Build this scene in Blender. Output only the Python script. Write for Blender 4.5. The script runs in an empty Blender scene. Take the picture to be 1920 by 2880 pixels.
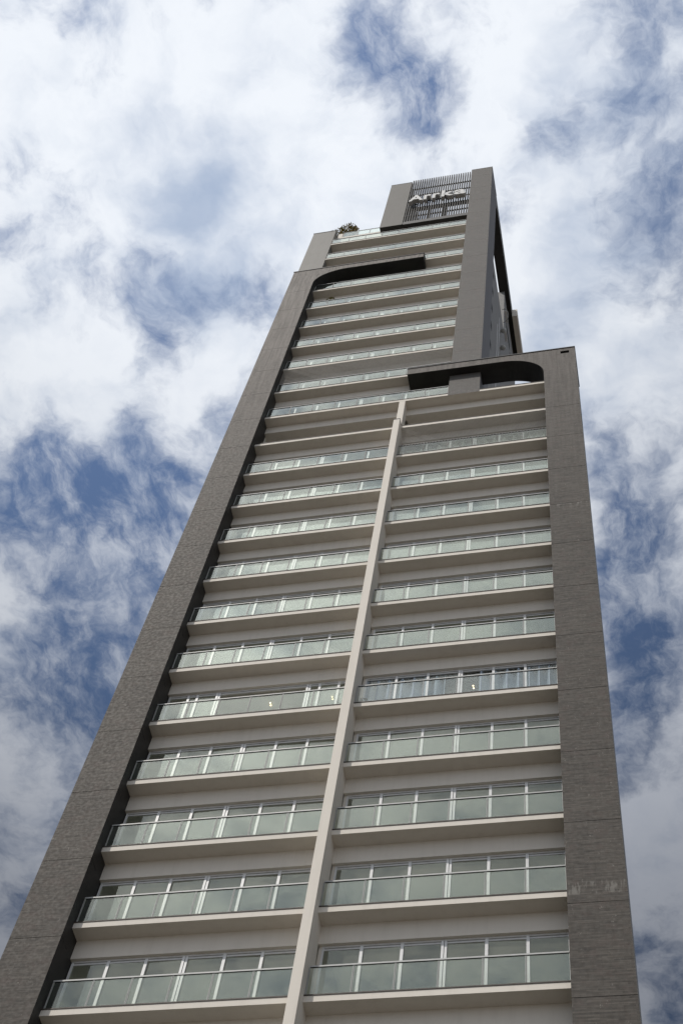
import bpy, bmesh, math, random
from mathutils import Vector, Matrix
random.seed(7)
scene = bpy.context.scene
COL = scene.collection
PI = math.pi
HOLES= [(-0.1046, 0.1662, 0.0663, 0.046, 1.2661, -0.8), (-0.0944, 0.2092, 0.0322, 0.0293, -2.969, -0.75), (-0.1245, 0.1392, 0.0363, 0.0277, -2.9871, -0.4), (0.0744, 0.1688, 0.0325, 0.0202, -2.9154, -0.15), (0.0167, 0.2275, 0.0475, 0.0368, 1.9696, -0.12), (0.0401, 0.3123, 0.087, 0.0465, 1.1755, -0.22), (0.0447, 0.2897, 0.0382, 0.027, 1.5974, -0.1), (-0.0376, 0.2871, 0.0207, 0.0176, 1.6316, -0.4), (-0.3597, 0.2365, 0.0286, 0.0253, 2.5798, -0.45), (-0.4145, 0.2499, 0.0355, 0.0306, 2.5635, -0.35), (-0.3218, 0.2977, 0.0653, 0.0513, 2.0034, -0.5), (-0.3122, 0.2879, 0.0337, 0.0268, 2.0064, -0.35), (-0.3487, 0.4064, 0.104, 0.0309, 1.9921, -0.75), (-0.278, 0.404, 0.0525, 0.0332, 2.1259, -0.6), (-0.3142, 0.4585, 0.0878, 0.0633, -3.1214, -0.55), (-0.4396, 0.4614, 0.1147, 0.0868, 2.8234, -0.85), (-0.3688, 0.5074, 0.1028, 0.0823, 2.062, -0.75), (-0.4214, 0.5992, 0.1127, 0.0791, 2.1349, -0.5), (-0.4735, 0.657, 0.1016, 0.0605, 1.9418, -0.55), (-0.5255, 0.6512, 0.0789, 0.0449, 1.9591, -0.3), (-0.6166, 0.9008, 0.0727, 0.0488, 2.0662, -0.45), (-0.4875, 0.7551, 0.0842, 0.0527, 1.9574, -0.3), (0.0273, 0.5388, 0.0823, 0.0519, 1.5173, -0.75), (0.0047, 0.6014, 0.0834, 0.0451, 1.6563, -0.6), (0.0243, 0.6692, 0.0842, 0.046, 1.6445, -0.8), (-0.0103, 0.7568, 0.083, 0.051, 1.6617, -0.75), (0.0125, 1.0759, 0.0799, 0.0498, 1.6539, -0.75), (0.0185, 0.806, 0.0545, 0.0363, 1.6415, -0.25), (-0.4175, 0.3659, 0.1054, 0.0775, 3.1005, 0.45), (-0.3623, 0.3799, 0.0914, 0.034, 1.8538, 0.1), (-0.3102, 0.3933, 0.0521, 0.0419, 2.0032, 0.35), (-0.3343, 0.443, 0.0323, 0.025, 3.1034, 0.25), (-0.5046, 0.6155, 0.072, 0.0436, 1.6968, 0.2), (-0.3991, 0.5518, 0.0531, 0.0333, 1.9217, 0.22), (-0.5476, 0.77, 0.1427, 0.0868, 1.9812, 0.08), (-0.2525, 0.201, 0.1451, 0.1082, -3.0744, 0.45), (-0.0438, 0.3959, 0.1196, 0.0792, 1.6831, 0.2), (0.037, 0.4306, 0.0794, 0.074, -2.6062, 0.45), (0.0118, 0.8858, 0.1073, 0.0561, 1.6518, 0.45), (0.0211, 0.5769, 0.0199, 0.0192, 0.9578, 0.15), (-0.0348, 0.1733, 0.0791, 0.065, -2.9054, 0.3), (-0.1766, 0.2653, 0.1092, 0.0865, -3.0512, 0.4), (-0.3511, 0.1594, 0.1266, 0.0899, 1.9833, 0.4), (-0.2359, 0.3681, 0.0719, 0.0579, -3.1244, 0.3), (-0.4638, 0.658, 0.3105, 0.1343, 1.8817, -0.55), (0.0137, 0.6574, 0.2158, 0.0661, 1.6588, -0.25), (-0.321, 0.4869, 0.06, 0.0513, 2.9545, -0.2), (0.0357, 0.2307, 0.0799, 0.0622, 1.5684, 0.18)]
SHADES= [(-0.2935, 0.2151, 0.1421, 0.0696, 1.5762, 0.5), (-0.2696, 0.2723, 0.0901, 0.074, 1.9827, 0.42), (-0.237, 0.3475, 0.104, 0.0741, -3.0658, 0.32), (0.0499, 0.233, 0.1113, 0.0858, 1.5563, 0.6), (0.0063, 0.3473, 0.0707, 0.0658, 1.3714, 0.35), (-0.0091, 0.2812, 0.0665, 0.0498, 1.6366, 0.2), (0.0617, 0.3831, 0.0826, 0.0381, 1.6332, 0.25), (-0.1869, 0.2906, 0.0529, 0.0482, 3.0718, 0.2), (-0.2518, 0.2428, 0.079, 0.0523, -3.0426, 0.25), (-0.3889, 0.2594, 0.046, 0.0394, 2.3294, 0.2), (-0.0728, 0.2659, 0.0409, 0.0303, 1.7054, 0.1), (-0.0289, 0.4271, 0.0875, 0.0665, 1.6577, 0.2)]

# ------------------------------------------------------------------ dimensions (metres)
H = 3.0                      # storey height
Z0 = 25.75                   # underside of the lowest balcony in the picture
LL, LR, RL, RR = -8.05, -6.584, 6.55, 8.03        # brick frame: outer / inner faces
MX = 0.139                   # half width of the dividing fin
YS, YB, YW = 0.374, 0.841, 0.957                  # slab edge, beam face, glazing plane
CL, CR = 2.105, 3.565        # brick column of the upper tower
DEEP = 5.2                   # depth of the rooms
def zk(k): return Z0 + H * k

# ------------------------------------------------------------------ node helpers
def N(nt, kind, **kw):
    n = nt.nodes.new(kind)
    for k, v in kw.items():
        if k == 'ins':
            for s, val in v.items():
                if hasattr(val, 'is_output'): nt.links.new(val, n.inputs[s])
                else: n.inputs[s].default_value = val
        else: setattr(n, k, v)
    return n
def M_(nt, op, a, b=None, c=None, clamp=False):
    n = nt.nodes.new('ShaderNodeMath'); n.operation = op; n.use_clamp = clamp
    for i, v in enumerate((a, b, c)):
        if v is None: continue
        if hasattr(v, 'is_output'): nt.links.new(v, n.inputs[i])
        else: n.inputs[i].default_value = v
    return n.outputs[0]
def mixc(nt, fac, a, b, blend='MIX'):
    n = nt.nodes.new('ShaderNodeMix'); n.data_type = 'RGBA'; n.blend_type = blend
    for s, v in ((n.inputs[0], fac), (n.inputs[6], a), (n.inputs[7], b)):
        if hasattr(v, 'is_output'): nt.links.new(v, s)
        else: s.default_value = v if not isinstance(v, tuple) else (v + (1,) if len(v) == 3 else v)
    return n.outputs[2]
def smooth(nt, v, lo, hi, a=0.0, b=1.0):
    n = nt.nodes.new('ShaderNodeMapRange'); n.interpolation_type = 'SMOOTHSTEP'
    nt.links.new(v, n.inputs[0])
    for i, x in zip((1, 2, 3, 4), (lo, hi, a, b)): n.inputs[i].default_value = x
    return n.outputs[0]
def new_mat(name):
    m = bpy.data.materials.new(name); m.use_nodes = True
    nt = m.node_tree
    return m, nt, nt.nodes['Principled BSDF']
def pos(nt): return N(nt, 'ShaderNodeNewGeometry').outputs['Position']
def noise(nt, vec, scale, detail=3, rough=.55, dims='3D'):
    n = N(nt, 'ShaderNodeTexNoise', noise_dimensions=dims)
    nt.links.new(vec, n.inputs['Vector']); n.inputs['Scale'].default_value = scale
    n.inputs['Detail'].default_value = detail; n.inputs['Roughness'].default_value = rough
    return n.outputs[0]
def scaled(nt, vec, s, loc=(0, 0, 0)):
    n = N(nt, 'ShaderNodeMapping'); nt.links.new(vec, n.inputs[0])
    n.inputs['Scale'].default_value = s; n.inputs['Location'].default_value = loc
    return n.outputs[0]

# ------------------------------------------------------------------ materials
def brick_material(name, tint, c1, c2, stains_and_sheen=True, contrast=1.0, spec=.33):
    m, nt, bs = new_mat(name)
    p = pos(nt); sp = N(nt, 'ShaderNodeSeparateXYZ', ins={0: p})
    nrm = N(nt, 'ShaderNodeSeparateXYZ', ins={0: N(nt, 'ShaderNodeNewGeometry').outputs['Normal']})
    side = M_(nt, 'GREATER_THAN', M_(nt, 'ABSOLUTE', nrm.outputs[0]), .7)
    u = M_(nt, 'ADD', M_(nt, 'MULTIPLY', sp.outputs[0], M_(nt, 'SUBTRACT', 1.0, side)), M_(nt, 'MULTIPLY', sp.outputs[1], side))
    uv = N(nt, 'ShaderNodeCombineXYZ', ins={0: u, 1: sp.outputs[2], 2: 0.0}).outputs[0]
    br = N(nt, 'ShaderNodeTexBrick', offset=.5, offset_frequency=2, squash=1.0)
    nt.links.new(uv, br.inputs['Vector'])
    br.inputs['Color1'].default_value = (0, 0, 0, 1); br.inputs['Color2'].default_value = (1, 1, 1, 1)
    br.inputs['Mortar'].default_value = (.5, .5, .5, 1)
    br.inputs['Scale'].default_value = 1.0; br.inputs['Mortar Size'].default_value = .004
    br.inputs['Mortar Smooth'].default_value = .1; br.inputs['Bias'].default_value = 0.0
    br.inputs['Brick Width'].default_value = .27; br.inputs['Row Height'].default_value = .052
    rnd = N(nt, 'ShaderNodeSeparateColor', ins={0: br.outputs['Color']}).outputs[0]
    # long courses of odd bricks, so the wall reads as streaky rows from afar
    rows = noise(nt, scaled(nt, uv, (.9, 19.23, 1)), 1.0, 3, .6)
    patch = noise(nt, uv, .55, 4, .6)
    patch2 = noise(nt, scaled(nt, uv, (1, 1, 1), (31, 7, 0)), 2.3, 3, .6)
    v = M_(nt, 'ADD', M_(nt, 'MULTIPLY', rnd, .24), M_(nt, 'ADD', M_(nt, 'MULTIPLY', rows, .95), M_(nt, 'MULTIPLY', patch, .40)))
    v = smooth(nt, v, .795 - .42 / contrast, .795 + .42 / contrast)
    base = mixc(nt, v, c1, c2)
    base = mixc(nt, smooth(nt, patch2, .5, .68, 0, .55), base, tint)
    base = mixc(nt, M_(nt, 'MULTIPLY', br.outputs['Fac'], .55), base, (.045, .042, .038))
    # pale mortar specks sitting on the head joints
    speck = noise(nt, scaled(nt, uv, (7.4, 2.2, 1)), 1.0, 2, .5)
    speck2 = noise(nt, scaled(nt, uv, (26, 16, 1)), 1.0, 1, .5)
    sf = M_(nt, 'MULTIPLY', smooth(nt, speck, .61, .70), smooth(nt, speck2, .56, .66))
    base = mixc(nt, M_(nt, 'MULTIPLY', sf, .36), base, (.42, .40, .36))
    if stains_and_sheen:
        # efflorescence bleeding down from the movement joints
        fr = M_(nt, 'FRACT', M_(nt, 'DIVIDE', M_(nt, 'SUBTRACT', sp.outputs[2], Z0 - .65), H))
        storey = M_(nt, 'FLOOR', M_(nt, 'DIVIDE', M_(nt, 'SUBTRACT', sp.outputs[2], Z0 - .65), H))
        drip = noise(nt, N(nt, 'ShaderNodeCombineXYZ', ins={0: M_(nt, 'MULTIPLY', u, 8.0), 1: M_(nt, 'MULTIPLY', sp.outputs[2], 1.6), 2: 0.0}).outputs[0], 1.0, 4, .6)
        def only(k): return M_(nt, 'MULTIPLY', M_(nt, 'COMPARE', storey, float(k), .2), M_(nt, 'GREATER_THAN', u, 6.0))
        low = M_(nt, 'MULTIPLY', only(1), M_(nt, 'MULTIPLY', smooth(nt, fr, .08, .12), smooth(nt, fr, .22, .26, 1, 0)))
        line = M_(nt, 'MULTIPLY', only(7), smooth(nt, fr, .955, .97))
        run = M_(nt, 'MULTIPLY', only(7), smooth(nt, fr, .80, .955, 0, .5))
        f = M_(nt, 'MULTIPLY', M_(nt, 'MAXIMUM', low, M_(nt, 'MAXIMUM', line, run)), smooth(nt, drip, .48, .62))
        base = mixc(nt, M_(nt, 'MULTIPLY', f, .32), base, (.40, .39, .36))
        # paler with height: grazing sky reflection painted into the brick colour, in streaks
        sky_sheen = noise(nt, N(nt, 'ShaderNodeCombineXYZ', ins={0: M_(nt, 'MULTIPLY', u, 6.5), 1: M_(nt, 'MULTIPLY', sp.outputs[2], .35), 2: 9.0}).outputs[0], 1.0, 4, .65)
        sky_sheen_fac = M_(nt, 'MULTIPLY', smooth(nt, sp.outputs[2], 46.0, 80.0, .06, 1.0), smooth(nt, sky_sheen, .30, .68, .25, 1.0))
        base = mixc(nt, M_(nt, 'MULTIPLY', sky_sheen_fac, .78), base, (.255, .232, .215))
        # weathering streaks below the coping of the taller frame
        ws = M_(nt, 'MULTIPLY', smooth(nt, sp.outputs[2], 77.0, 82.7), smooth(nt, drip, .52, .66))
        base = mixc(nt, M_(nt, 'MULTIPLY', ws, .7), base, (.055, .047, .042))
    nt.links.new(base, bs.inputs['Base Color'])
    rg = noise(nt, uv, 9, 2, .5)
    nt.links.new(smooth(nt, rg, .3, .7, .66, .78), bs.inputs['Roughness'])
    bs.inputs['Specular IOR Level'].default_value = spec
    bp = N(nt, 'ShaderNodeBump', ins={'Strength': .06, 'Distance': .01, 'Height': M_(nt, 'ADD', M_(nt, 'MULTIPLY', br.outputs['Fac'], -1.0), M_(nt, 'MULTIPLY', rnd, .5))})
    nt.links.new(bp.outputs[0], bs.inputs['Normal'])
    return m
def plaster(name, col, var=.10, rough=.75, streak=.12, spec=.3):
    m, nt, bs = new_mat(name)
    p = pos(nt)
    a = noise(nt, p, .8, 4, .6); b = noise(nt, scaled(nt, p, (3.5, 3.5, .35)), 1.0, 4, .65); c = noise(nt, p, 14, 3, .6)
    f = M_(nt, 'ADD', M_(nt, 'MULTIPLY', smooth(nt, a, .3, .7), var), M_(nt, 'MULTIPLY', smooth(nt, b, .45, .75), streak))
    f = M_(nt, 'ADD', f, M_(nt, 'MULTIPLY', c, .05))
    dark = tuple(x * .72 * k for x, k in zip(col, (1.0, .98, .95)))
    nt.links.new(mixc(nt, f, col, dark), bs.inputs['Base Color'])
    bs.inputs['Roughness'].default_value = rough; bs.inputs['Specular IOR Level'].default_value = spec
    bp = N(nt, 'ShaderNodeBump', ins={'Strength': .12, 'Distance': .01, 'Height': c})
    nt.links.new(bp.outputs[0], bs.inputs['Normal'])
    return m
def simple(name, col, rough=.5, metal=0.0, spec=.5, var=.15, scale=6.0):
    m, nt, bs = new_mat(name)
    f = noise(nt, pos(nt), scale, 3, .6)
    nt.links.new(mixc(nt, smooth(nt, f, .35, .7), col, tuple(x * (1 - var) for x in col)), bs.inputs['Base Color'])
    bs.inputs['Roughness'].default_value = rough; bs.inputs['Metallic'].default_value = metal
    bs.inputs['Specular IOR Level'].default_value = spec
    return m
def glass(name, tint, f0=.04, film=0.0, filmcol=(.6, .65, .62), wave=.02, rough=0.0):
    """Architectural glass: transparent sheet with a Schlick mirror reflection and a thin film of dust."""
    m = bpy.data.materials.new(name); m.use_nodes = True; nt = m.node_tree
    nt.nodes.remove(nt.nodes['Principled BSDF'])
    out = nt.nodes['Material Output']
    p = pos(nt)
    bump = N(nt, 'ShaderNodeBump', ins={'Strength': wave, 'Distance': .05, 'Height': noise(nt, p, .9, 2, .5)})
    lw = N(nt, 'ShaderNodeLayerWeight', ins={'Blend': .5})
    fr = M_(nt, 'ADD', M_(nt, 'MULTIPLY', M_(nt, 'POWER', lw.outputs['Facing'], 5.0), 1 - f0), f0)
    gl = N(nt, 'ShaderNodeBsdfGlossy', ins={'Color': (.95, .985, .945, 1), 'Roughness': rough, 'Normal': bump.outputs[0]})
    tr = N(nt, 'ShaderNodeBsdfTransparent', ins={'Color': tint + (1,)})
    df = N(nt, 'ShaderNodeBsdfDiffuse', ins={'Color': filmcol + (1,)})
    dirt = M_(nt, 'MULTIPLY', smooth(nt, noise(nt, scaled(nt, p, (1, 1, .6)), 1.7, 4, .6), .3, .75, .55, 1.3), film)
    m1 = N(nt, 'ShaderNodeMixShader', ins={0: dirt, 1: tr.outputs[0], 2: df.outputs[0]})
    m2 = N(nt, 'ShaderNodeMixShader', ins={0: fr, 1: m1.outputs[0], 2: gl.outputs[0]})
    nt.links.new(m2.outputs[0], out.inputs[0])
    return m
def emit(name, col, s):
    m = bpy.data.materials.new(name); m.use_nodes = True; nt = m.node_tree
    nt.nodes.remove(nt.nodes['Principled BSDF'])
    e = N(nt, 'ShaderNodeEmission', ins={0: col + (1,), 1: s}); nt.links.new(e.outputs[0], nt.nodes['Material Output'].inputs[0])
    return m
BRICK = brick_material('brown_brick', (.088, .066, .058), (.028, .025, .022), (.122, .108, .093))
BRICK2 = brick_material('grey_brick', (.15, .128, .12), (.098, .093, .088), (.145, .138, .13), stains_and_sheen=False, contrast=.9)
DARK_FACE = simple('dark_return_and_soffit', (.030, .029, .028), .55, 0, .35, .35, 1.3)  # darker tone for frame returns, soffits and sign block faces
COPING_AND_RAIL_SHADE = simple('dark_metal_coping_and_rail_shade', (.022, .020, .019), .5, .3)
WHITE = plaster('cream_render', (.82, .772, .70), var=.10, streak=.22)
GREYP = plaster('grey_render', (.205, .200, .187), var=.25, streak=.3, rough=.65, spec=.35)
BLOCKP = plaster('dark_grey_render', (.135, .130, .120), var=.25, streak=.3, rough=.65, spec=.35)
SIDEP = plaster('side_render', (.30, .30, .30), var=.2, streak=.25)
VIOLET = plaster('bluish_render', (.20, .20, .215), var=.15, streak=.2)
INNER = plaster('room_render', (.70, .69, .64), var=.05, streak=.0)
TILE = simple('grey_floor_tile', (.17, .16, .145), .6, 0, .4, .2, 3)
STONE_SHADE = simple('brown_stone_and_gap_shade', (.065, .052, .042), .6, 0, .4, .3, 5)  # brown stone, darkened to carry the shadow gap below the glass too
ALU = simple('white_aluminium', (.80, .81, .82), .45, 0, .4, .08)
RAIL = simple('silver_handrail', (.52, .53, .525), .5, 0, .3, .1)
GLASS = glass('balcony_glass', (.905, .935, .90), f0=.085, film=.018)
PANE = glass('window_glass', (.86, .885, .85), f0=.08, film=.085, filmcol=(.58, .575, .50), wave=.08)
CLEAR = glass('clear_glass', (.95, .965, .96), f0=.045, film=.01)
CLEARP = glass('clear_window_glass', (.93, .95, .95), f0=.045, film=.01, wave=.05)
SLATM = simple('dark_slat', (.045, .041, .037), .55, 0, .3, .2)
BLACK = simple('black_recess', (.012, .012, .012), .8)
LETTER = simple('pale_sign_metal', (.70, .70, .69), .5, 0, .4, .06)
NETM = simple('beige_net_cord', (.55, .53, .50), .8)
CURT = simple('blue_grey_curtain', (.42, .49, .58), .85, 0, .2, .12, 3)
CURW = simple('white_curtain', (.78, .78, .76), .85, 0, .2, .08, 3)

# ------------------------------------------------------------------ mesh builder
class MB:
    def __init__(s): s.bm = bmesh.new(); s.mats = []
    def mi(s, m):
        if m not in s.mats: s.mats.append(m)
        return s.mats.index(m)
    def box(s, x0, x1, y0, y1, z0, z1, m=None, by=None):
        """by: material by face side, keys '-x' '+x' '-y' '+y' '-z' '+z'"""
        v = [s.bm.verts.new((x, y, z)) for x in (x0, x1) for y in (y0, y1) for z in (z0, z1)]
        for key, q in (('-x', (0, 1, 3, 2)), ('+x', (4, 6, 7, 5)), ('-y', (0, 4, 5, 1)), ('+y', (2, 3, 7, 6)), ('-z', (0, 2, 6, 4)), ('+z', (1, 5, 7, 3))):
            f = s.bm.faces.new([v[i] for i in q])
            mm = (by or {}).get(key, m)
            if mm: f.material_index = s.mi(mm)
        return s
    def prism(s, pts, y0, y1, m, front=None):
        """polygon in XZ (counter-clockwise seen from -Y) extruded along Y; front = material of the street face"""
        a = [s.bm.verts.new((x, y0, z)) for x, z in pts]; b = [s.bm.verts.new((x, y1, z)) for x, z in pts]
        f = s.bm.faces.new(a); f.material_index = s.mi(front or m)
        f = s.bm.faces.new(b[::-1]); f.material_index = s.mi(m)
        n = len(pts)
        for i in range(n):
            f = s.bm.faces.new((a[i], b[i], b[(i + 1) % n], a[(i + 1) % n])); f.material_index = s.mi(m)
        return s
    def tube(s, p, q, r, seg=8, r2=None):
        p, q = Vector(p), Vector(q); d = (q - p).normalized(); r2 = r if r2 is None else r2
        u = d.orthogonal().normalized(); w = d.cross(u)
        A = [s.bm.verts.new(p + (u * math.cos(t) + w * math.sin(t)) * r) for t in [2 * PI * i / seg for i in range(seg)]]
        B = [s.bm.verts.new(q + (u * math.cos(t) + w * math.sin(t)) * r2) for t in [2 * PI * i / seg for i in range(seg)]]
        for i in range(seg): s.bm.faces.new((A[i], A[(i + 1) % seg], B[(i + 1) % seg], B[i]))
        s.bm.faces.new(A[::-1]); s.bm.faces.new(B)
        return s
    def quad(s, pts): s.bm.faces.new([s.bm.verts.new(p) for p in pts]); return s
    def mesh(s, name, m=None):
        me = bpy.data.meshes.new(name)
        bmesh.ops.recalc_face_normals(s.bm, faces=s.bm.faces)
        s.bm.to_mesh(me); s.bm.free()
        if s.mats:
            for x in s.mats: me.materials.append(x)
        elif m: me.materials.append(m)
        return me
    def build(s, name, m=None, parent=None, loc=(0, 0, 0)):
        o = bpy.data.objects.new(name, s.mesh(name, m)); COL.objects.link(o)
        o.parent = parent; o.location = loc
        return o
def tag(o, label=None, cat=None, group=None, kind=None):
    for k, v in (('label', label), ('category', cat), ('group', group), ('kind', kind)):
        if v: o[k] = v
    return o
def empty(name, loc):
    o = bpy.data.objects.new(name, None); COL.objects.link(o); o.location = loc; o.empty_display_size = .3
    return o
def dup_tree(o, dz, parent):
    c = o.copy(); COL.objects.link(c); c.parent = parent
    c.location = o.location.copy(); c.location.z += dz
    for ch in list(o.children):
        d = ch.copy(); COL.objects.link(d); d.parent = c
    return c

# ------------------------------------------------------------------ ground
g = MB(); n = 24
g.box(-600, 600, -600, 600, -.4, 0)
GROUND, nt, bs = new_mat('pavement')
p = pos(nt)
bk = N(nt, 'ShaderNodeTexBrick'); nt.links.new(p, bk.inputs['Vector']); bk.inputs['Scale'].default_value = 1.0
bk.inputs['Brick Width'].default_value = .8; bk.inputs['Row Height'].default_value = .8; bk.inputs['Mortar Size'].default_value = .01
bk.inputs['Color1'].default_value = (.135, .121, .105, 1); bk.inputs['Color2'].default_value = (.115, .104, .091, 1); bk.inputs['Mortar'].default_value = (.07, .06, .05, 1)
nt.links.new(mixc(nt, smooth(nt, noise(nt, p, .15, 4), .3, .7, 0, .3), bk.outputs[0], (.10, .09, .075)), bs.inputs['Base Color'])
bs.inputs['Roughness'].default_value = .85
tag(g.build('ground', GROUND), kind='structure')

# ------------------------------------------------------------------ the building
T = empty('apartment_tower', (0, 0, 0))
tag(T, 'tall stepped apartment tower with brown brick frames and rows of cream balconies', 'building')
def arc(cx, cz, r, a0, a1, n=18):
    return [(cx + r * math.cos(math.radians(a0 + (a1 - a0) * i / n)), cz + r * math.sin(math.radians(a0 + (a1 - a0) * i / n))) for i in range(n + 1)]
JO = -.65            # movement joints sit this far below each slab
GAP = .016
# taller frame on the left: segmented pillar + arm with a rounded inner corner
f = MB()
zs = [0.0] + [zk(k) + JO for k in range(-7, 19)]
for a, b in zip(zs[:-1], zs[1:]):
    f.box(LL, LR, 0, .5, a + GAP / 2, b - GAP / 2, DARK_FACE, {'-y': BRICK, '-x': GREYP})
f.box(LL + .03, LR - .03, .035, .5 - .01, 0, zs[-1] + .2, BLACK)
f.box(LL, LR, .5, 1.0, 0, zs[-1], DARK_FACE, {'-x': GREYP})
top = [(LL, zs[-1] + GAP / 2), (LR, zs[-1] + GAP / 2)] + arc(LR + 1.9, 80.3, 1.9, 180, 90) + [(-.15, 82.2), (-.15, 82.82), (LL, 82.82)]
f.prism(top, 0, 1.0, DARK_FACE, BRICK)
FL = f.build('brick_frame', None, T)
FL['label'] = 'taller brick frame on the left with an arm reaching over the upper balconies'
MB().box(LL - .03, -.12, -.03, 1.02, 82.822, 82.90).build('coping', COPING_AND_RAIL_SHADE, FL)
# lower frame on the right
f = MB()
zs = [0.0] + [zk(k) + JO for k in range(-7, 12)]
for a, b in zip(zs[:-1], zs[1:]):
    f.box(RL, RR, 0, .07, a + GAP / 2, b - GAP / 2, DARK_FACE, {'-y': BRICK, '+x': SIDEP})
f.box(RL + .004, RR - .012, .07, 2.02, 0, zs[-1] + GAP / 2, SIDEP, {'-x': DARK_FACE, '-y': BLACK})
zt = zs[-1] + GAP / 2; ZT = 64.68
pts = [(7.36, zt), (7.36, ZT), (.12, ZT), (.12, 64.05)] + [(x, z) for x, z in arc(RL - 1.9, 62.15, 1.9, 90, 0)] + [(RL, zt)]
f.prism(pts[::-1], 0, 1.04, DARK_FACE, BRICK)
for x0, x1, a, b in ((7.36, 7.76, zt, 64.09), (7.36, 7.76, 64.38, ZT), (7.76, RR, zt, ZT)):
    f.box(x0 + .0005, x1, 0, 1.04, a, b, DARK_FACE, {'-y': BRICK, '+x': SIDEP})
f.box(7.37, 7.75, .3, .35, 64.0, 64.45, BLACK)
f.box(RL + .3, RR - .012, 1.04, 2.02, zt, ZT, SIDEP)
FR = f.build('brick_frame', None, T)
FR['label'] = 'lower brick frame on the right with an arm passing in front of the brick column'
MB().box(.10, RR + .02, -.03, 1.05, ZT + .002, ZT + .075).box(RL + .28, RR + .02, 1.05, 2.04, ZT + .002, ZT + .075).build('coping', COPING_AND_RAIL_SHADE, FR)

# dividing fin between the two lower bays
F1 = MB().box(-MX, MX, .019, YB, 0, 58.95).build('dividing_fin', WHITE, T)
MB().box(-MX - .012, MX + .012, .005, YS - .004, 58.952, 58.985).build('coping', COPING_AND_RAIL_SHADE, F1)
MB().box(-.152, .130, YS + .002, YB, 58.96, zk(12) - .002).build('dividing_fin', WHITE, T)

# balconies: slab with its beam, stone edge, handrail with posts, glass
def make_balcony(x0, x1, posts, rail=True, slab_x1=None, beam=True, endpost=True, name='balcony', cap=True):
    m = MB()
    sx1 = slab_x1 or x1
    m.box(x0, sx1, YS, 1.1, 0, .19, WHITE, {'+z': TILE})
    m.box(x0, sx1, 1.1, DEEP, 0, .19, INNER)
    if beam: m.box(x0, sx1, YB, 1.1, -.64, -.0005, WHITE)
    b = m.build(name, WHITE, T)
    if cap:
        c = MB(); c.box(x0 + .0, sx1, YS - .016, YS + .2, .192, .228)
        c.build('stone_edge', STONE_SHADE, b)
    if rail:
        r = MB()
        a, e = x0 + .03, x1 - .012
        r.box(a, e, YS + .012, YS + .050, 1.130, 1.178, RAIL, {'-z': COPING_AND_RAIL_SHADE})  # shade under the handrail is painted on its bottom face
        r.box(a, e, YS + .02, YS + .05, .222, .245, RAIL)
        for i, px in enumerate(posts):
            w = .03 if 0 < i < len(posts) - 1 else .022
            if not endpost and i in (0, len(posts) - 1): continue
            r.box(px - w / 2 - .006, px - w / 2 + .005, YS + .024, YS + .05, .245, 1.135, RAIL)
            r.box(px + w / 2 - .005, px + w / 2 + .006, YS + .024, YS + .05, .245, 1.135, RAIL)
        r.build('railing', RAIL, b)
        gl = MB()
        for p_, q_ in zip(posts[:-1], posts[1:]):
            t = random.uniform(-.004, .004)
            gl.box(p_ + .014, q_ - .014, YS + .032 + 0, YS + .042, .25, 1.13)
        gl.build('railing_glass', GLASS, b)
    return b
R_POSTS = [.165, 1.275, 2.315, 3.38, 4.45, 5.485, 6.53]
L_POSTS = [-6.535, -5.45, -4.42, -3.36, -2.295, -1.26, -.16]
W_POSTS = [-6.535 + i * (8.62 / 8) for i in range(9)]
def make_window(x0, x1, mulls, doubles, base=.19, head=2.36, open_from=None):
    """glazed wall: white frame with its mullions, one mesh of panes. z relative to the slab underside"""
    m = MB(); y0, y1 = YW - .02, YW + .05
    m.box(x0, x1, y0, y1, head - .055, head)                         # head
    m.box(x0 + .05, x1 - .05, y0 + .022, y1, head - .125, head - .07)      # sash head
    m.box(x0, x1, y0, y1, base, base + .07)
    m.box(x0, x0 + .055, y0, y1, base + .07, head - .055); m.box(x1 - .055, x1, y0, y1, base + .07, head - .055)
    for i, x in enumerate(mulls):
        if i in doubles:
            m.box(x - .072, x - .008, y0 - .02, y1, base + .07, head - .055); m.box(x + .008, x + .072, y0 - .004, y1, base + .07, head - .055)
        else: m.box(x - .04, x + .04, y0 - .008, y1, base + .07, head - .055)
    w = m.build('window', ALU, T)
    g = MB(); xs = [x0 + .03] + list(mulls) + [x1 - .03]
    for i, (a, b) in enumerate(zip(xs[:-1], xs[1:])):
        if open_from is not None and i == open_from: g.build('pane', PANE, w); g = MB(); continue
        t = random.uniform(-.012, .012); s_ = random.uniform(-.009, .009); y = YW + .018
        v = []
        for yy in (y, y + .008):
            for zz in (base + .05, head - .09):
                for xx in (a, b):
                    v.append(g.bm.verts.new((xx, yy + (t if zz > 1 else -t) + (s_ if xx == a else -s_), zz)))
        for q in ((0, 1, 3, 2), (5, 4, 6, 7), (0, 4, 5, 1), (2, 3, 7, 6), (0, 2, 6, 4), (1, 5, 7, 3)): g.bm.faces.new([v[i] for i in q])
    g.build('pane', PANE, w)
    return w
RM = [1.262, 2.306, 3.375, 4.443, 5.47]
LM = [-5.51, -4.467, -3.404, -2.344, -1.331]
WM = [-6.57 + 8.67 * i / 8 for i in range(1, 8)]
bl = make_balcony(LR + .001, -MX - .001, L_POSTS); br_ = make_balcony(MX + .001, RL - .001, R_POSTS)
for o in (bl, br_): o.location.z = zk(-1)
wl = make_window(LR + .03, -MX - .03, LM, (2,)); wr = make_window(MX + .085, RL - .03, RM, (2,))
for o in (wl, wr): o.location.z = zk(-1)
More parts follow.
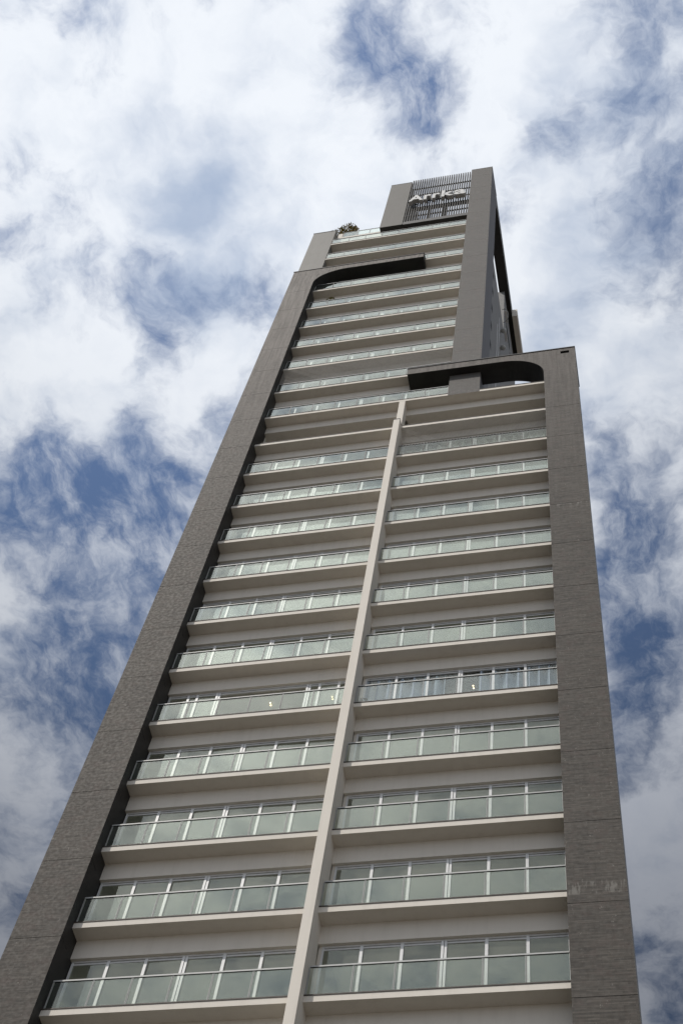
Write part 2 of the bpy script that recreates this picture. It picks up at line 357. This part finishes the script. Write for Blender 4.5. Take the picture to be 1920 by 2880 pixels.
for k in range(0, 11):
    b1 = dup_tree(bl, H * (k + 1), T); b2 = dup_tree(br_, H * (k + 1), T)
    if k != 4: dup_tree(wl, H * (k + 1), T)
    w2 = dup_tree(wr, H * (k + 1), T)
    if k == 4:
        w2['label'] = 'window wall with blue-grey curtains behind it'
        for ch in w2.children: ch.data = ch.data.copy(); ch.data.materials[0] = CLEARP
        for ch in b2.children:
            if ch.name.startswith('railing_glass'): ch.data = ch.data.copy(); ch.data.materials[0] = CLEAR
w4 = make_window(LR + .03, -MX - .03, [-5.846, -5.534, -4.80, -1.69, -1.312, -.665], (2, 3), open_from=3)
w4.location.z = zk(4); w4['label'] = 'window wall with its middle sliding doors wide open'
ROOM_SHADE = simple('painted_room_shade', (.045, .038, .030), .6, 0, .3, .3, 2)  # dark panels added to stand for the unlit depth of the room
c = MB(); c.box(.1, RL, 3.2, 3.25, zk(4) + .2, zk(5) - .06); c.box(.1, RL, 1.42, 3.2, zk(5) - .06, zk(5) - .02); c.box(.1, RL, 1.102, 1.42, zk(5) - .10, zk(5) - .06)
c.build('room_shade_panel', ROOM_SHADE, T)
# slab 11 carries no railing and closes a blind storey
for x0, x1 in ((LR + .001, -MX - .001), (MX + .001, RL - .001)):
    o = make_balcony(x0, x1, [], rail=False, name='ledge_slab'); o.location.z = zk(11)
    o['label'] = 'bare ledge without railing under the blind storey'
    b_ = MB(); b_.box(x0, x1, 1.5, 1.6, zk(11) + .19, zk(12) - .64, GREYP); b_.box(x0, x1, 1.1, 1.5, zk(12) - .64, zk(12) - .001, WHITE); b_.build('blind_wall', WHITE, T)
MB().box(MX, MX + .085, YW - .02, YW + .1, 0, zk(11)).build('window_reveal', WHITE, T)
# slab 12: last slab that runs across both bays
o = make_balcony(LR + .001, CL - .004, W_POSTS, slab_x1=RL - .001, cap=False); o.location.z = zk(12)
c = MB(); c.box(LR + .001, CL - .004, YS - .016, YS + .2, .192, .228); c.box(CR + .004, RL - .001, YS - .016, YS + .2, .192, .228); c.build('stone_edge', STONE_SHADE, o)
# roof terrace railing on the right
r = MB(); r.box(CR + .02, RL - .01, 1.212, 1.25, 1.13, 1.155)
TP = [CR + .03, 4.55, 5.54, 6.53]
for x in TP: r.box(x - .02, x + .02, 1.22, 1.25, .22, 1.13)
r = r.build('railing', RAIL, o)
g = MB()
for a, b in zip(TP[:-1], TP[1:]): g.box(a + .03, b - .03, 1.23, 1.24, .24, 1.12)
g.build('railing_glass', GLASS, o)
# upper single bay
bw = make_balcony(LR + .001, CL - .001, W_POSTS, endpost=True); bw.location.z = zk(13)
ww = make_window(LR + .03, CL - .02, WM, (3,)); ww.location.z = zk(12)
for k in range(14, 22):
    dup_tree(bw, H * (k - 13), T)
for k in range(13, 21): dup_tree(ww, H * (k - 12), T)
MB().box(LR, CL, YW - .02, YW + .1, zk(21) + .19, zk(22) - .641).build('blind_wall', WHITE, T)

# rooms behind the glass: back wall, side walls, party wall
c = MB()
c.box(LR - .3, 6.9, DEEP, DEEP + .2, 0, zk(12))
c.box(LR - .3, 3.0, DEEP, DEEP + .2, zk(12), zk(22))
c.box(LR - .3, LR - .0015, 1.0, DEEP, 0, zk(22)); c.box(RL + .0045, RL + .3, 2.02, DEEP, 0, zk(12))
c.box(-.09, .09, YB + .21, DEEP, 0, zk(11) )
c.build('room_wall', INNER, T)
c = MB()
c.box(LL, 7.75, DEEP + .2, 14, 0, zk(12) + .2); c.box(LL, LR - .3, 1.0, DEEP + .2, 0, zk(22)); c.box(RL + .3, 7.75, 2.02, DEEP + .2, 0, zk(12) + .2)
c.box(LL, 3.0, DEEP + .2, 14, zk(12) + .2, zk(22))
c.box(LR, RL, YW, YW + .2, 0, zk(-1) - .0)          # plain podium front below the balconies
c.build('body_wall', GREYP, T)

# brick column and side frame of the upper tower
c = MB()
cz = [zk(12) - .006] + [zk(k) + JO for k in range(13, 26) if zk(k) + JO < 101.5] + [102.0]
for a, b in zip(cz[:-1], cz[1:]):
    c.box(CL, CR, YS - .006, YS + .06, a + .008, b - .008, VIOLET, {'-y': BRICK2, '-x': WHITE, '-z': WHITE})
c.box(CL + .02, CR - .02, YS + .06, YS + .08, zk(12) + .192, 101.9, BLACK)
c.box(CL, CR - .003, YS + .08, 2.5, zk(12) + .192, 101.995, VIOLET, {'-x': WHITE})
COLM = c.build('brick_column', None, T)
MB().box(CL - .0, CR + .012, YS - .01, 2.5, 102.002, 102.04).build('coping', COPING_AND_RAIL_SHADE, COLM)
c = MB()
c.box(2.87, CR - .004, 2.502, 16.0, 100.5, 101.99, DARK_FACE, {'+x': SIDEP})
c.prism([(2.87, 99.4), (2.87, 100.499), (CR - .004, 100.499), (CR - .004, 99.4)][::-1], 2.502, 2.75, DARK_FACE)
c.build('side_frame', None, T)
c = MB(); c.box(CR, 3.93, 11.0, 16.0, 100.25, 101.6); c.build('side_ledge', WHITE, T)
c = MB(); c.box(3.0, 3.3, 2.502, 9.1, zk(12) + .2, 91.75); SW = c.build('side_wall', SIDEP, T)
c = MB(); c.box(2.4, 3.25, 9.12, 15.0, zk(12) + .2, 100.498); CW = c.build('side_wall', SIDEP, T)
sl = MB().box(3.296, 3.306, -.35, .35, -.45, .45).build('slot_window', BLACK, SW); sl.location = (0, 3.95, 77.2)
for k in range(1, 5):
    d = sl.copy(); COL.objects.link(d); d.parent = SW; d.location = (0, 3.95, 77.2 + 3 * k)
for (y, z, ly, lz) in ((6.2, 80.0, .05, 6.0), (6.9, 84, .04, 5)):
    MB().box(3.298, 3.335, y - ly / 2, y + ly / 2, z - lz, z + lz).build('downpipe', ALU, SW)
for (y0, y1, z0, z1) in ((10.3, 12.0, 96.2, 97.3), (12.1, 13.4, 95.0, 96.0)):
    MB().box(3.252, 3.262, y0, y1, z0, z1).build('slot_window', BLACK, CW)
for z in (93.2, 96.9): MB().box(3.252, 3.40, 9.3, 10.2, z, z + .08).build('window_hood', ALU, CW)
for z in (88.2, 85.2):
    v = MB(); v.tube((3.30, 7.5, z), (3.44, 7.5, z), .12, 12)
    bmesh.ops.create_uvsphere(v.bm, u_segments=14, v_segments=9, radius=.19, matrix=Matrix.Translation((3.5, 7.5, z)))
    v.build('vent_cowl', RAIL, SW)
# upper left pillar, sign block, penthouse
c = MB(); c.box(LL - .02, LR + .008, YS, YB + .4, 79.5, 91.84, GREYP); P = c.build('rendered_pillar', None, T)
MB().box(LL - .04, LR + .02, YS - .02, YB + .42, 91.842, 91.90).build('coping', COPING_AND_RAIL_SHADE, P)
c = MB(); c.box(-3.60, -2.12, YS, 3.2, 90.97, 101.2, BLOCKP, {'-z': DARK_FACE, '+x': DARK_FACE}); B = c.build('sign_block', None, T)
MB().box(-3.61, -2.11, YS - .01, 3.2, 101.202, 101.24).build('coping', COPING_AND_RAIL_SHADE, B)
PW = MB().box(LR + .01, CL - .001, YB + .002, YB + .2, zk(21) + .19 + 0, 91.76).build('penthouse_wall', WHITE, T)
MB().box(LR + .01, 3.0, YB + .2, DEEP, 91.56, 91.76).build('roof_slab', WHITE, T)
r = MB()
r.box(LR + .35, -3.6, YB + .03, YB + .07, 92.80, 92.83)
for x in (-6.2, -5.3, -4.45, -3.63): r.box(x - .02, x + .02, YB + .035, YB + .065, 91.78, 92.8)
PR = r.build('railing', RAIL, PW)
g = MB()
for a, b in ((-6.2, -5.3), (-5.3, -4.45), (-4.45, -3.63)): g.box(a + .03, b - .03, YB + .045, YB + .055, 91.8, 92.79)
g.build('railing_glass', GLASS, PW)
MB().box(LR + .02, -6.27, YB + .02, YB + .9, 91.762, 92.6).build('planter_wall', WHITE, T)
# louvred screen between sign block and column
c = MB(); n = 26
for i in range(n):
    x = -2.03 + i * (4.02 / (n - 1)); w = .031
    pr = [(YS + .03, 91.55), (YS + .21, 91.55), (YS + .21, 101.55), (YS + .12, 101.95), (YS + .03, 101.7)]
    a = [c.bm.verts.new((x - w, y, z)) for y, z in pr]; b = [c.bm.verts.new((x + w, y, z)) for y, z in pr]
    c.bm.faces.new(a); c.bm.faces.new(b[::-1])
    for j in range(5): c.bm.faces.new((a[j], b[j], b[(j + 1) % 5], a[(j + 1) % 5]))
LS = c.build('louvre_screen', SLATM, T)
c = MB()
for z in (93.3, 94.9, 96.6, 98.3, 100.0): c.box(-2.1, 2.1, YS + .22, YS + .30, z, z + .10)
for x in (-1.95, -.75, .3): c.box(x, x + .22, YS + .45, YS + .65, 91.3, 95.6)
c.box(-2.1, CL, YS + .25, YS + .33, 94.6, 95.4)
c.box(-2.1, CL, YS + .03, 3.2, 90.99, 91.54)
c.build('screen_support', COPING_AND_RAIL_SHADE, LS)

# ------------------------------------------------------------------ sign letters
S = empty('rooftop_sign', (0, .2, 95.0))
tag(S, 'raised pale metal letters mounted on the dark louvred screen at the top of the tower', 'sign')
def letter(ch, x0, x1, h, z=0.0):
    cu = bpy.data.curves.new('glyph', 'FONT'); cu.body = ch; cu.size = 1.0; cu.extrude = .12; cu.offset = .026
    o = bpy.data.objects.new('glyph', cu); COL.objects.link(o)
    bpy.context.view_layer.update()
    me = bpy.data.meshes.new_from_object(o.evaluated_get(bpy.context.evaluated_depsgraph_get()))
    bpy.data.objects.remove(o); bpy.data.curves.remove(cu)
    xs = [v.co.x for v in me.vertices]; ys = [v.co.y for v in me.vertices]
    for v in me.vertices:
        a = (v.co.x - min(xs)) / (max(xs) - min(xs)); b = (v.co.y - min(ys)) / (max(ys) - min(ys))
        d = v.co.z
        v.co = Vector((x0 + a * (x1 - x0), -d * 1.25, z + b * h))
    me.materials.clear(); me.materials.append(LETTER)
    q = bpy.data.objects.new('letter', me); COL.objects.link(q); q.parent = S
    b = MB(); xm = (x0 + x1) / 2
    b.box(xm - .04, xm + .04, .152, .21, z + .15, z + .22)
    b.build('bracket', COPING_AND_RAIL_SHADE, q)
    return q
letter('A', -1.93, -.96, 1.35); letter('r', -.90, -.42, 1.08); letter('r', -.31, .18, 1.08); letter('k', .27, 1.12, 1.48); letter('a', 1.14, 1.93, 1.10)

# ------------------------------------------------------------------ plants
def leaf_mat(name, a, b):
    m, nt, bs = new_mat(name)
    f = noise(nt, pos(nt), 5, 2, .5)
    nt.links.new(mixc(nt, smooth(nt, f, .35, .65), a, b), bs.inputs['Base Color'])
    bs.inputs['Roughness'].default_value = .7; bs.inputs['Specular IOR Level'].default_value = .15
    return m
LEAF = leaf_mat('olive_leaf', (.15, .14, .03), (.29, .19, .05))
LEAF2 = leaf_mat('yellow_green_leaf', (.16, .17, .04), (.22, .18, .06))
LEAF3 = leaf_mat('brown_leaf', (.09, .075, .045), (.12, .07, .04))
BARK = simple('bark', (.10, .075, .05), .8)
def plant(name, loc, clumps, nleaf, size, mat, label, cat, stems):
    t = empty(name, loc); tag(t, label, cat)
    s = MB()
    for q in stems: s.tube((0, 0, 0), q, .03, 6, .008)
    s.build('stem', BARK, t)
    m = MB()
    for (cx, cy, cz, rx, ry, rz), nn in zip(clumps, nleaf):
        for _ in range(nn):
            d = Vector((random.gauss(0, 1), random.gauss(0, 1), random.gauss(0, 1))).normalized() * random.random() ** .4
            c = Vector((cx + d.x * rx, cy + d.y * ry, cz + d.z * rz))
            a = Vector((random.gauss(0, 1), random.gauss(0, 1), random.gauss(0, .8))).normalized()
            b = a.cross(Vector((random.random(), random.random(), random.random()))).normalized()
            L = size * random.uniform(.6, 1.3); w = L * .35
            m.quad([c - a * L * .5, c + b * w * .5, c + a * L * .5, c - b * w * .5])
    m.build('foliage', mat, t)
    return t
plant('rooftop_bush', (-6.35, 1.35, 92.85), [(.15, 0, 1.75, .70, .6, .62), (-.35, 0, 1.45, .5, .5, .4), (.6, -.1, 1.35, .35, .4, .4), (-.8, -.1, 1.3, .35, .3, .25)], [560, 260, 190, 90], .20, LEAF,
      'bushy olive green shrub growing on the roof terrace above the grey pillar', 'shrub', [(.2, 0, 1.8), (-.3, 0, 1.5), (.5, -.1, 1.4)])
plant('balcony_plant', (-5.42, .62, zk(17) + .2), [(0, 0, 1.5, .28, .15, .42), (.1, 0, 1.0, .22, .12, .3)], [110, 60], .16, LEAF2,
      'feathery yellow green plant leaning over the glass railing high on the left', 'plant', [(0, 0, 1.5), (.1, 0, 1.2)])
plant('balcony_plant', (.36, .64, zk(4) + .2), [(0, 0, .35, .2, .12, .28), (.12, 0, .2, .18, .12, .15)], [70, 40], .11, LEAF3,
      'small brownish potted plant behind the railing beside the dividing fin', 'plant', [(0, 0, .4), (.12, 0, .3)])

# ------------------------------------------------------------------ things on the balconies
def net(x0, x1, z0, z1, y, cell, label, w=.0095):
    m = MB()
    n = int((x1 - x0 + (z1 - z0)) / cell)
    for s in (1, -1):
        for i in range(n + 1):
            c = i * cell
            # line x - s*z = const clipped to the rectangle
            pts = []
            for t in (0.0, z1 - z0):
                pts.append([c - (z1 - z0) + t if s > 0 else c - t, t])
            (xa, ta), (xb, tb) = pts
            W = x1 - x0
            def clip(xa, ta, xb, tb):
                for lim, sg in ((0.0, 1), (W, -1)):
                    ia, ib = sg * (xa - lim) >= 0, sg * (xb - lim) >= 0
                    if not ia and not ib: return None
                    if ia != ib:
                        k = (lim - xa) / (xb - xa); xm, tm = lim, ta + k * (tb - ta)
                        if ia: xb, tb = xm, tm
                        else: xa, ta = xm, tm
                return xa, ta, xb, tb
            r = clip(xa, ta, xb, tb)
            if not r or abs(r[1] - r[3]) < .01: continue
            xa, ta, xb, tb = r
            m.tube((x0 + xa, y, z0 + ta), (x0 + xb, y, z0 + tb), w, 3)
    for z in (z0, z1): m.tube((x0, y, z), (x1, y, z), .007, 4)
    return tag(m.build('safety_net', NETM), label, 'net')
net(LR + .05, CL - .05, zk(13) + 1.17, zk(14) - .01, YS + .02, .13, 'wide beige safety net stretched across the upper balcony just above the right hand arm')
net(MX + .05, RL - .03, zk(10) + .22, zk(11) - .01, YS + .004, .13, 'pale safety net over the balcony with white curtains, below the bare ledge', w=.006)
def curtain(x0, x1, z0, z1, y, mat, label, amp=.15, wl=.36):
    m = MB(); n = int((x1 - x0) / .018); prev = None; ph = random.random() * 6
    for i in range(n + 1):
        x = x0 + (x1 - x0) * i / n
        yy = y + amp * math.sin(2 * PI * x / wl + ph + 1.3 * math.sin(2.1 * x)) + .02 * math.sin(37 * x)
        cur = [m.bm.verts.new((x, yy + d, z)) for z in (z0, z1) for d in (0, .006)]
        if prev:
            m.bm.faces.new((prev[0], cur[0], cur[2], prev[2])); m.bm.faces.new((prev[1], prev[3], cur[3], cur[1]))
        prev = cur
    for f in m.bm.faces: f.smooth = True
    return tag(m.build('curtain', mat), label, 'curtain', 'curtains drawn behind balcony windows')
zc = zk(4) + .2
curtain(.26, 2.88, zc, zc + 2.0, 1.12, CURT, 'blue grey pleated curtain beside the dividing fin, left of the gap with two spotlights')
curtain(3.95, 6.5, zc, zc + 2.0, 1.12, CURT, 'blue grey pleated curtain beside the brick pillar, right of the gap with two spotlights')
zc = zk(10) + .2
curtain(.9, 6.5, zc, zc + 1.9, 1.15, CURW, 'long white curtain behind the balcony covered by a net')
BULB = emit('lit_spotlight', (1.0, .74, .42), 4.0)
for i, (x, y) in enumerate(((-3.356, 1.973), (-1.186, 1.957), (3.61, 1.994))):
    for j, dy in enumerate((0, .10)):
        t = empty('ceiling_spotlight', (x, y + dy, zk(5) - (.062 if i == 2 else 0)))
        where = ('inside the open sliding doors', 'right of the open sliding doors', 'in the gap between blue grey curtains')[i]
        tag(t, f"lit ceiling spotlight {where}, {'upper' if j == 0 else 'lower'} of its pair", 'lamp', 'lit ceiling spotlights')
        MB().tube((0, 0, -.005), (0, 0, -.02), .032, 10).build('trim_ring', SLATM, t)
        MB().tube((0, 0, -.021), (0, 0, -.035), .026, 10).build('bulb', BULB, t)
POLE = simple('yellow_pole', (.62, .50, .22), .5)
tag(MB().tube((-5.40, 1.25, zk(4) + .2), (-5.90, 1.12, zk(4) + 2.05), .018, 6).build('leaning_pole', POLE), 'thin yellow pole leaning inside the window near the left pillar', 'pole')
CAB = simple('black_cable', (.02, .02, .02), .6)
m = MB(); pr = None
for i in range(15):
    a = i / 14 * PI * 1.1
    q = (3.25 + .35 * math.sin(a), 8.9, 94.8 - 1.3 * math.cos(a))
    if pr: m.tube(pr, q, .02, 5)
    pr = q
tag(m.build('loose_cable', CAB), 'dark cable looping out beside the side wall under the roof beam', 'cable')

# ------------------------------------------------------------------ sun and sky
to_sun = Vector((-.71, -1.0, 1.60)).normalized()
L = bpy.data.lights.new('sun', 'SUN'); L.energy = 2.0; L.angle = math.radians(.6); L.color = (1.0, .94, .86)
lo = bpy.data.objects.new('sun', L); COL.objects.link(lo); lo.rotation_euler = (-to_sun).to_track_quat('-Z', 'Y').to_euler(); lo.location = (-20, -40, 120)
W = bpy.data.worlds.new('World'); scene.world = W; W.use_nodes = True; nt = W.node_tree
bg = nt.nodes['Background']; out = nt.nodes['World Output']
sky = N(nt, 'ShaderNodeTexSky', sky_type='NISHITA', sun_disc=False)
sky.sun_elevation = math.asin(to_sun.z); sky.sun_rotation = math.atan2(to_sun.x, to_sun.y)
sky.altitude = 700; sky.air_density = 1.0; sky.dust_density = .6; sky.ozone_density = 3.0
SKY_STRENGTH = .112
tc = N(nt, 'ShaderNodeTexCoord').outputs['Generated']
sp = N(nt, 'ShaderNodeSeparateXYZ', ins={0: tc})
zz = M_(nt, 'MAXIMUM', sp.outputs[2], .10)
px, py = M_(nt, 'DIVIDE', sp.outputs[0], zz), M_(nt, 'DIVIDE', sp.outputs[1], zz)
P0 = N(nt, 'ShaderNodeCombineXYZ', ins={0: px, 1: py, 2: 0.0}).outputs[0]
# domain warp so that the cloud edges curl
wn = N(nt, 'ShaderNodeTexNoise', noise_dimensions='2D'); nt.links.new(P0, wn.inputs['Vector'])
wn.inputs['Scale'].default_value = 7.0; wn.inputs['Detail'].default_value = 5; wn.inputs['Roughness'].default_value = .6
wv = N(nt, 'ShaderNodeVectorMath', operation='MULTIPLY_ADD', ins={0: wn.outputs['Color'], 1: (.055, .055, 0), 2: (-.0275, -.0275, 0)}).outputs[0]
PW_ = N(nt, 'ShaderNodeVectorMath', operation='ADD', ins={0: P0, 1: wv}).outputs[0]
def blobs(table, vec):
    tot = None
    for cx, cy, sx, sy, rot, w in table:
        mp = N(nt, 'ShaderNodeMapping', vector_type='TEXTURE', ins={'Location': (cx, cy, 0), 'Rotation': (0, 0, rot), 'Scale': (sx * 1.25, sy * 1.25, 1)})
        nt.links.new(vec, mp.inputs[0])
        ln = N(nt, 'ShaderNodeVectorMath', operation='LENGTH', ins={0: mp.outputs[0]}).outputs['Value']
        v = smooth(nt, ln, 0.0, 1.0, w if w > 0 else w * .74, 0.0)
        tot = v if tot is None else M_(nt, 'ADD', tot, v)
    return tot
fb = noise(nt, PW_, 7.5, 10, .60, '2D'); fb2 = noise(nt, scaled(nt, PW_, (1, 1, 1), (3.3, 1.7, 0)), 21.0, 9, .62, '2D')
# the same field looked up a little nearer the sun: the difference is the relief of the cloud
SH = N(nt, 'ShaderNodeVectorMath', operation='ADD', ins={0: PW_, 1: (-.012, -.022, 0)}).outputs[0]
fbs = noise(nt, SH, 7.5, 6, .55, '2D'); fbb = noise(nt, PW_, 7.5, 6, .55, '2D')
cov = M_(nt, 'ADD', M_(nt, 'MULTIPLY', M_(nt, 'SUBTRACT', fb, .5), 1.9), M_(nt, 'MULTIPLY', M_(nt, 'SUBTRACT', fb2, .5), 1.75))
cov = M_(nt, 'ADD', M_(nt, 'ADD', cov, .68), blobs(HOLES, PW_))
alpha = smooth(nt, cov, -.34, .94, .0, 1.0)
wisp = noise(nt, scaled(nt, PW_, (1.6, 1, 1), (1.3, 8.7, 0)), 15.0, 10, .66, '2D')
alpha = M_(nt, 'MAXIMUM', alpha, smooth(nt, wisp, .36, .76, .02, .66))
# thick parts of the cloud turn blue grey
fb3 = noise(nt, scaled(nt, PW_, (1, 1, 1), (7.1, 4.2, 0)), 5.0, 6, .5, '2D')
relief = M_(nt, 'MULTIPLY', M_(nt, 'SUBTRACT', fbs, fbb), 2.4)
shade = M_(nt, 'ADD', blobs(SHADES, PW_), M_(nt, 'MULTIPLY', M_(nt, 'SUBTRACT', fb3, .46), 1.0))
shade = M_(nt, 'ADD', shade, relief)
shade = M_(nt, 'ADD', shade, M_(nt, 'MULTIPLY', M_(nt, 'SUBTRACT', .85, alpha), .30))
shade = M_(nt, 'ADD', smooth(nt, shade, -.15, 1.35, .0, .86), M_(nt, 'MULTIPLY', M_(nt, 'SUBTRACT', fb2, .5), .35), None, True)
cc = mixc(nt, shade, (.725, .757, .805), (.30, .375, .51))
# clouds are brightest near the zenith and duller towards the horizon
rr = N(nt, 'ShaderNodeVectorMath', operation='DISTANCE', ins={0: P0, 1: (-.20, .08, 0)}).outputs['Value']
dim = M_(nt, 'ADD', smooth(nt, rr, .16, 1.02, 1.04, .31), smooth(nt, py, -1.0, -.1, .28, 0))
# the cloud round the sun is lit through and far brighter than the rest
sd = N(nt, 'ShaderNodeVectorMath', operation='DISTANCE', ins={0: P0, 1: (to_sun.x / to_sun.z, to_sun.y / to_sun.z, 0)}).outputs['Value']
glow = M_(nt, 'ADD', smooth(nt, sd, 0, .72, 1.9, 0), smooth(nt, sd, 0, .40, .7, 0))
tintg = smooth(nt, py, .3, 1.0)
cc = mixc(nt, 1.0, cc, N(nt, 'ShaderNodeCombineXYZ', ins={0: dim, 1: dim, 2: dim}).outputs[0], 'MULTIPLY')
cc = mixc(nt, tintg, cc, mixc(nt, 1.0, cc, (.91, .93, 1.0), 'MULTIPLY'))
gl3 = N(nt, 'ShaderNodeCombineXYZ', ins={0: M_(nt, 'ADD', glow, 1.0), 1: M_(nt, 'ADD', M_(nt, 'MULTIPLY', glow, .94), 1.0), 2: M_(nt, 'ADD', M_(nt, 'MULTIPLY', glow, .84), 1.0)}).outputs[0]
cc = mixc(nt, 1.0, cc, gl3, 'MULTIPLY')
nt.links.new(sky.outputs[0], bg.inputs['Color']); nt.links.new(M_(nt, 'MULTIPLY', dim, SKY_STRENGTH), bg.inputs['Strength'])
bg2 = N(nt, 'ShaderNodeBackground', ins={'Strength': 1.0}); nt.links.new(cc, bg2.inputs['Color'])
ms = N(nt, 'ShaderNodeMixShader'); nt.links.new(alpha, ms.inputs[0]); nt.links.new(bg.outputs[0], ms.inputs[1]); nt.links.new(bg2.outputs[0], ms.inputs[2])
nt.links.new(ms.outputs[0], out.inputs[0])
W.cycles.sampling_method = 'MANUAL'; W.cycles.sample_map_resolution = 512

# ------------------------------------------------------------------ camera and render settings
cam = bpy.data.cameras.new('camera'); co = bpy.data.objects.new('camera', cam); COL.objects.link(co)
cam.sensor_fit = 'VERTICAL'; cam.sensor_height = 36; cam.sensor_width = 24; cam.lens = 49.83355
cam.clip_start = .1; cam.clip_end = 5000
R = Matrix(((0.9767929781644143, 0.11407330445920186, 0.18128088431616876), (0.18499733608631647, -0.8758780685619159, -0.4456608516049106), (0.10794194481136787, 0.4688548711723127, -0.8766548045430047)))
co.matrix_world = Matrix.Translation((8.54084, -24.86718, 1.59546)) @ R.to_4x4()
scene.camera = co
scene.view_settings.view_transform = 'Standard'; scene.view_settings.look = 'None'
scene.view_settings.exposure = 0.24; scene.view_settings.gamma = 1.0; scene.view_settings.use_curve_mapping = False
scene.render.engine = 'CYCLES'
scene.cycles.max_bounces = 8; scene.cycles.diffuse_bounces = 4; scene.cycles.glossy_bounces = 4
scene.cycles.transparent_max_bounces = 12; scene.cycles.caustics_reflective = False; scene.cycles.caustics_refractive = False
scene.cycles.use_denoising = True
